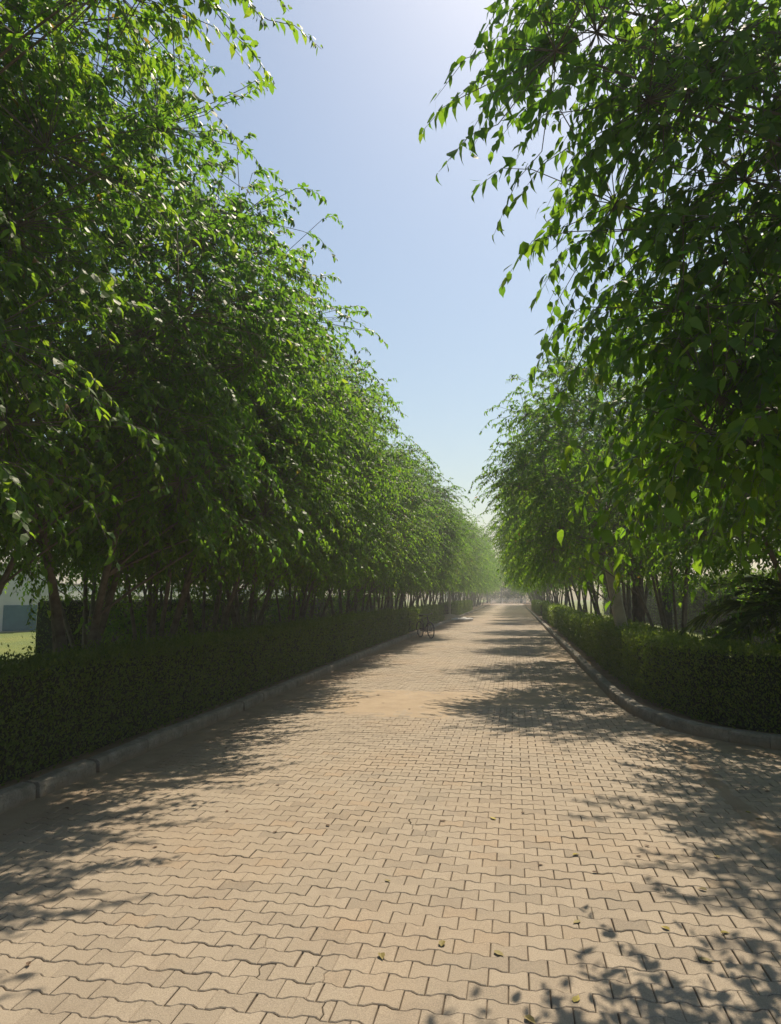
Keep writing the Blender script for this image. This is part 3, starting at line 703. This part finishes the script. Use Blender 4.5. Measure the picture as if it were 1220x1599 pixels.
# ------------------------------------------------------------------ bicycle
def bicycle(loc, rz, tilt):
    b = empty('bicycle', loc); b.rotation_euler = (tilt, 0, rz)
    tag(b, 'black roadster bicycle parked against the left hedge', 'bicycle')
    Rw = .335; wb = 1.08
    def tube(name, pts, r, m='steel', parent=None, n=8, smooth=True):
        mb = MB(); mb.tube(np.array(pts, float), r, n); return obj(name, mb.mesh(name, smooth), M[m], parent or b)
    for xw in (0, wb):
        rim = MB(); rim.torus((xw, 0, Rw), Rw - .03, .011, 40, 6); w = obj('wheel', rim.mesh('wheel', True), M['chrome'], b)
        ty_ = MB(); ty_.torus((xw, 0, Rw), Rw - .012, .025, 40, 8); obj('tyre', ty_.mesh('tyre', True), M['rubber'], w)
        tube('hub', [(xw, -.05, Rw), (xw, .05, Rw)], .024, 'chrome', w)
        sp = MB()
        for i in range(24):
            a = i * 2 * math.pi / 24; sp.tube([(xw, .03 * (-1) ** i, Rw), (xw + (Rw - .03) * math.cos(a), 0, Rw + (Rw - .03) * math.sin(a))], .0022, 3)
        so = obj('spokes', sp.mesh('spokes'), M['chrome'], w); so['kind'] = 'stuff'
        gd = MB(); a = np.linspace(R(35), R(190), 16) if xw == 0 else np.linspace(R(5), R(150), 16)
        V = []; F = []
        for i, q in enumerate(a):
            for (yy, rr) in ((-.032, Rw + .012), (-.02, Rw + .026), (.02, Rw + .026), (.032, Rw + .012)): V.append((xw + rr * math.cos(q), yy, Rw + rr * math.sin(q)))
        F = [(i * 4 + j, (i + 1) * 4 + j, (i + 1) * 4 + j + 1, i * 4 + j + 1) for i in range(15) for j in range(3)]
        gd.add(V, F); obj('mudguard', gd.mesh('mudguard', True), M['steel'], b)
    bb = (.46, 0, .29); st = (.30, 0, .80); ht = (.86, 0, .86); hb = (.90, 0, .70)
    fr = MB()
    for p, q, r in ((bb, st, .016), (st, ht, .015), (bb, hb, .017), (ht, hb, .020), (bb, (0, .05, Rw), .010), (bb, (0, -.05, Rw), .010), (st, (0, .05, Rw), .008), (st, (0, -.05, Rw), .008), (ht, (.80, 0, .80), .01)):
        fr.tube([p, q], r * 1.3, 8)
    obj('frame', fr.mesh('frame', True), M['steel'], b)
    fk = MB(); 
    for s in (-1, 1): fk.tube([(.90, s * .03, .70), (.95, s * .045, .55), (1.02, s * .05, .42), (wb, s * .05, Rw)], .011, 7)
    fk.tube([(.91, -.04, .70), (.91, .04, .70)], .016, 7); obj('fork', fk.mesh('fork', True), M['steel'], b)
    hbm = MB(); hbm.tube([(.85, 0, .84), (.83, 0, .99)], .013, 8); hbm.tube([(.66, -.29, .98), (.80, -.27, 1.03), (.86, -.12, 1.0), (.85, 0, .99), (.86, .12, 1.0), (.80, .27, 1.03), (.66, .29, .98)], .011, 8)
    hbo = obj('handlebar', hbm.mesh('handlebar', True), M['chrome'], b)
    for s in (-1, 1): tube('grip', [(.62, s * .292, .97), (.72, s * .286, 1.0)], .017, 'rubber', hbo)
    sdl = MB(); prof = [(-.13, .02, .02), (-.12, .09, .03), (-.04, .10, .03), (.05, .05, .025), (.13, .022, .02), (.15, .008, .01)]
    V = []; F = []
    for (x, hw, th) in prof:
        for j in range(8): a = 2 * math.pi * j / 8; V.append((.27 + x, hw * math.cos(a), .925 + th * math.sin(a)))
    F = [(i * 8 + j, i * 8 + (j + 1) % 8, (i + 1) * 8 + (j + 1) % 8, (i + 1) * 8 + j) for i in range(5) for j in range(8)] + [tuple(range(7, -1, -1)), tuple(40 + j for j in range(8))]
    sdl.add(V, F); so = obj('saddle', sdl.mesh('saddle', True), M['leather'], b); tube('seat_post', [st, (.27, 0, .92)], .013, 'chrome', so)
    cr = MB(); cr.torus((bb[0], .045, bb[2]), .085, .008, 24, 5); cr.tube([(bb[0], .07, bb[2]), (bb[0] + .14, .07, bb[2] - .09)], .009, 6); cr.tube([(bb[0], -.07, bb[2]), (bb[0] - .14, -.07, bb[2] + .09)], .009, 6); cr.tube([(bb[0], -.07, bb[2]), (bb[0], .07, bb[2])], .018, 8)
    co = obj('crank', cr.mesh('crank', True), M['chrome'], b)
    for s, dx, dz in ((1, .14, -.09), (-1, -.14, .09)):
        p = MB(); p.box((bb[0] + dx, s * .125, bb[2] + dz), (.09, .09, .025)); obj('pedal', p.mesh('pedal'), M['rubber'], co)
    cg = MB(); cg.box((.2, .065, .325), (.62, .012, .13)); obj('chain_guard', cg.mesh('chain_guard'), M['steel'], b)
    ca = MB()
    for yy in (-.06, 0, .06): ca.tube([(-.22, yy, .74), (.24, yy, .74)], .006, 6)
    for xx in (-.22, 0, .2): ca.tube([(xx, -.07, .74), (xx, .07, .74)], .006, 6)
    for s in (-1, 1): ca.tube([(0, s * .055, Rw), (-.08, s * .07, .74)], .006, 6)
    obj('carrier', ca.mesh('carrier', True), M['steel'], b)
    tube('stand', [(0, -.06, Rw - .02), (-.06, -.20, .0)], .009, 'chrome')
    return b
bicycle((-3.72, 28.6, .004), R(-58), R(4)).scale = (.92, .92, .92)

# ------------------------------------------------------------------ far things
bag = MB(); V = []; F = []
rb = np.random.default_rng(2)
for i in range(9):
    t = i / 8; w = .30 * math.sin(math.pi * (.08 + .84 * t)) ** .6
    for j in range(10): a = 2 * math.pi * j / 10; V.append((-.7 + 1.4 * t, w * math.cos(a) * (1 + .12 * rb.normal()), .12 + .13 * math.sin(a) * (w / .3) + .02 * rb.normal()))
F = [(i * 10 + j, i * 10 + (j + 1) % 10, (i + 1) * 10 + (j + 1) % 10, (i + 1) * 10 + j) for i in range(8) for j in range(10)] + [tuple(range(9, -1, -1)), tuple(80 + j for j in range(10))]
o = obj('cement_sack', bag.add(V, F).mesh('cement_sack', True), M['bagwhite']); o.location = (-3.3, 46.0, 0); o.rotation_euler = (0, 0, R(20)); tag(o, 'white sack lying at the left kerb before the soil heap', 'sack')
def tall_tree(loc, h, w, label, seed):
    rng = np.random.default_rng(seed); root = empty('tall_tree', loc); tag(root, label, 'tree', 'tall trees closing the view')
    mb = MB(); t = np.linspace(0, 1, 10); p = np.c_[np.sin(t * 3) * .3, np.cos(t * 2) * .2, t * h * .97 - .2]; mb.tube(p, .22 * (1 - .9 * t) + .01, 7)
    C = []
    for i in range(110):
        z = h * rng.uniform(.06, 1.0); r = w * (1 - .75 * (z / h) ** 2) * math.sqrt(rng.random()) * rng.uniform(.7, 1.1); a = rng.uniform(0, 6.28)
        c = np.array([r * math.cos(a), r * math.sin(a), z]); C.append(c); mb.tube([(np.interp(z * .9, p[:, 2], p[:, 0]), 0, z * .86), c], [.03, .01], 4, False)
    obj('trunk', mb.mesh('trunk', True), M['darkbark'], root)
    tw, P, D, Nn, ln, v = sprays(rng, np.array(C), None, .5, 14, (.5, 1.0), 8, .26, .3, np.array([0, 0, h * .4]), .6, .5)
    obj('crown', leaves_mesh('crown', P, D, Nn, ln, LEAF2, v), M['fartree'], root)
for i, (x, y, h, w, l) in enumerate([(-9.0, 158, 14.5, 3.2, 'tall hazy tree above the left row at the end of the road'), (-6.0, 163, 15.3, 2.8, 'tallest hazy feathery tree at the end of the road'), (-3.0, 160, 9, 3.6, 'rounded hazy tree standing behind the far gate'),
                                     (1.5, 162, 10, 3.6, 'hazy tree behind the right end of the far gate'), (5.0, 158, 12, 3.0, 'hazy tree at the far end of the right row'), (-14, 160, 12, 3.2, 'hazy tree far behind the end of the left row')]):
    tall_tree((x, y, 0), h, w, l, 60 + i)
gt = empty('gate', (-1.2, 152, 0)); tag(gt, 'pale horizontal bar gate closing the far end of the road', 'gate')
for z in (.3, .6, .9): 
    m_ = MB(); m_.box((0, 0, z), (7.0, .06, .10)); obj('bar', m_.mesh('bar'), M['gatewhite'], gt)
for x in (-3.5, -1.2, 1.2, 3.5):
    m_ = MB(); m_.box((x, .08, .5), (.12, .10, 1.05)); obj('post', m_.mesh('post'), M['gatewhite'], gt)
# boundary wall and painted play block beyond the left lawn
wall = empty('boundary_wall', (-27, 40, .08)); tag(wall, 'long off white boundary wall beyond the left lawn', 'wall')
for i in range(22):
    m_ = MB(); m_.box((0, i * 4 - 28, 1.1), (.22, 3.98, 2.2)); obj('panel', m_.mesh('panel'), M['whitewall'], wall)
    m_ = MB(); m_.box((0, i * 4 - 28, 2.25), (.34, 3.98, .1)); obj('coping', m_.mesh('coping'), M['kerb'], wall)
kio = empty('painted_block', (-23.6, 28.0, .08), R(38)); tag(kio, 'low building painted blue and pink beyond the left lawn', 'building')
m_ = MB(); m_.box((0, 0, 1.4), (6, 3, 2.8)); obj('wall', m_.mesh('wall'), M['whitewall'], kio)
for (x, z, w, h, m) in ((-2.2, .6, 1.3, 1.1, 'blue'), (-.8, .55, 1.2, 1.0, 'teal'), (.5, .6, 1.1, 1.1, 'blue'), (1.9, .6, 1.3, 1.1, 'teal'), (-2.0, 1.5, 1.4, .5, 'pink'), (.1, 1.5, 1.6, .45, 'pink')):
    q = MB(); q.box((x, -1.52, z), (w, .04, h)); obj('panel', q.mesh('panel'), M[m], kio)
q = MB(); q.box((0, 0, 2.88), (6.4, 3.4, .14)); obj('roof', q.mesh('roof'), M['kerb'], kio)

# ------------------------------------------------------------------ fallen leaves
def fallen(seed, leaf=.075):
    rng = np.random.default_rng(seed); pat, tri = LEAF8; V = pat.copy() * leaf
    u = pat[:, 0] - .5; V[:, 2] = .003 + leaf * (rng.uniform(.05, .25) * u ** 2 + np.abs(pat[:, 1]) * rng.uniform(.1, .6)); V[:, 0] -= leaf / 2
    return mesh_np('fallen_leaf', V, tri.ravel(), [3] * len(tri))
M['dry_y'] = simple('yellowed leaf', (.28, .22, .03), (.40, .32, .06), 40, .7, 0); M['dry_g'] = simple('olive leaf', (.17, .14, .04), (.26, .20, .06), 40, .7, 0); M['dry_b'] = simple('brown leaf', (.07, .04, .02), (.14, .08, .04), 40, .8, 0)
FLm = {k: [fallen(i + 10 * j) for i in range(4)] for j, k in enumerate(('dry_y', 'dry_g', 'dry_b'))}
for k, ms in FLm.items():
    for m_ in ms: m_.materials.append(M[k])
spots = [(-.19, 5.59, 'y'), (.36, 4.91, 'y'), (-.76, 4.29, 'g'), (.28, 3.94, 'g'), (.99, 3.93, 'y'), (-.63, 3.41, 'g'), (-.1, 3.54, 'g'), (.22, 3.22, 'y'), (.03, 3.03, 'g'), (-.37, 3.59, 'g'), (1.01, 4.46, 'g'), (1.73, 6.03, 'y'), (1.23, 5.0, 'g'), (.71, 3.94, 'y'), (.83, 3.64, 'g'), (.13, 4.7, 'b'), (-2.19, 3.09, 'b'), (-1.68, 4.99, 'b')]
rf = random.Random(9)
for i in range(26): spots.append((rf.uniform(-3.3, 1.3), rf.uniform(4.5, 12.5), 'b'))
for i in range(16): spots.append((rf.uniform(.4, 3.4), rf.uniform(4.3, 8.2), rf.choice('bbg')))
for i in range(46): y_ = rf.uniform(4.8, 20); spots.append((float(kerb_l(y_)) + abs(rf.gauss(.04, .18)) + .03, y_, 'b'))
for i in range(14): y_ = rf.uniform(9.5, 18); spots.append((float(kerb_r(y_)) - abs(rf.gauss(.05, .2)) - .04, y_, 'b'))
LB = {'y': ('yellow fallen leaf curled on the beige pavers', 'yellow fallen leaves'), 'g': ('olive green fallen leaf on the beige pavers', 'olive fallen leaves'), 'b': ('small dark brown fallen leaf on the pavers', 'brown fallen leaves')}
YL = ['yellow fallen leaf farthest from the camera, alone in the sunny middle of the road', 'yellow fallen leaf at the sunny rim of the right hand shade',
      'yellow fallen leaf well inside the shade at the lower right', 'yellow fallen leaf closest to the camera near the bottom edge',
      'yellow fallen leaf lying by the dirt line of the side road', 'yellow fallen leaf just inside the shade edge at the lower right']
done = []
for (x, y, t) in spots:
    o = obj('fallen_leaf', rf.choice(FLm['dry_' + t])); o.data = rf.choice(FLm['dry_' + t])if o.data is None else o.data
    o.location = (x, y, float(gz(x, y)) + .002); s = rf.uniform(.8, 1.15) * (.62 if t == 'b' else .8); o.scale = (s, s, s); o.rotation_euler = (rf.uniform(-.04, .04), rf.uniform(-.04, .04), rf.uniform(0, 6.28))
    lb = LB[t]
    if t == 'b' and x < -3.2: lb = ('small brown dry leaf in the litter at the foot of the left kerb', 'dry leaves along the left kerb')
    elif t == 'b' and y > 9 and x > float(kerb_r(y)) - .7: lb = ('small brown dry leaf in the litter at the foot of the right kerb', 'dry leaves along the right kerb')
    elif t == 'b' and x > .4: lb = ('small brown fallen leaf in the shade at the mouth of the side road', 'brown leaves by the side road')
    elif t == 'b': lb = ('small brown fallen leaf out in the middle of the paver road', 'brown leaves in mid road')
    tag(o, YL[len(done)] if t == 'y' else lb[0], 'leaf', lb[1])
    if t == 'y': done.append(1)

# ------------------------------------------------------------------ haze
hz = bpy.data.materials.new('haze air'); hz.use_nodes = True; N = hz.node_tree.nodes; L = hz.node_tree.links
N.remove(N['Principled BSDF']); pvn = N.new('ShaderNodeVolumePrincipled')
pvn.inputs['Color'].default_value = (.93, .95, 1, 1); pvn.inputs['Density'].default_value = .0021; pvn.inputs['Anisotropy'].default_value = .2
L.new(pvn.outputs[0], N['Material Output'].inputs['Volume'])
b = MB(); b.box((0, 107.5, 8.0), (304, 269, 18.2)); o = obj('haze', b.mesh('haze'), hz); o['kind'] = 'stuff'
tag(o, 'pale morning haze filling the avenue', 'haze')
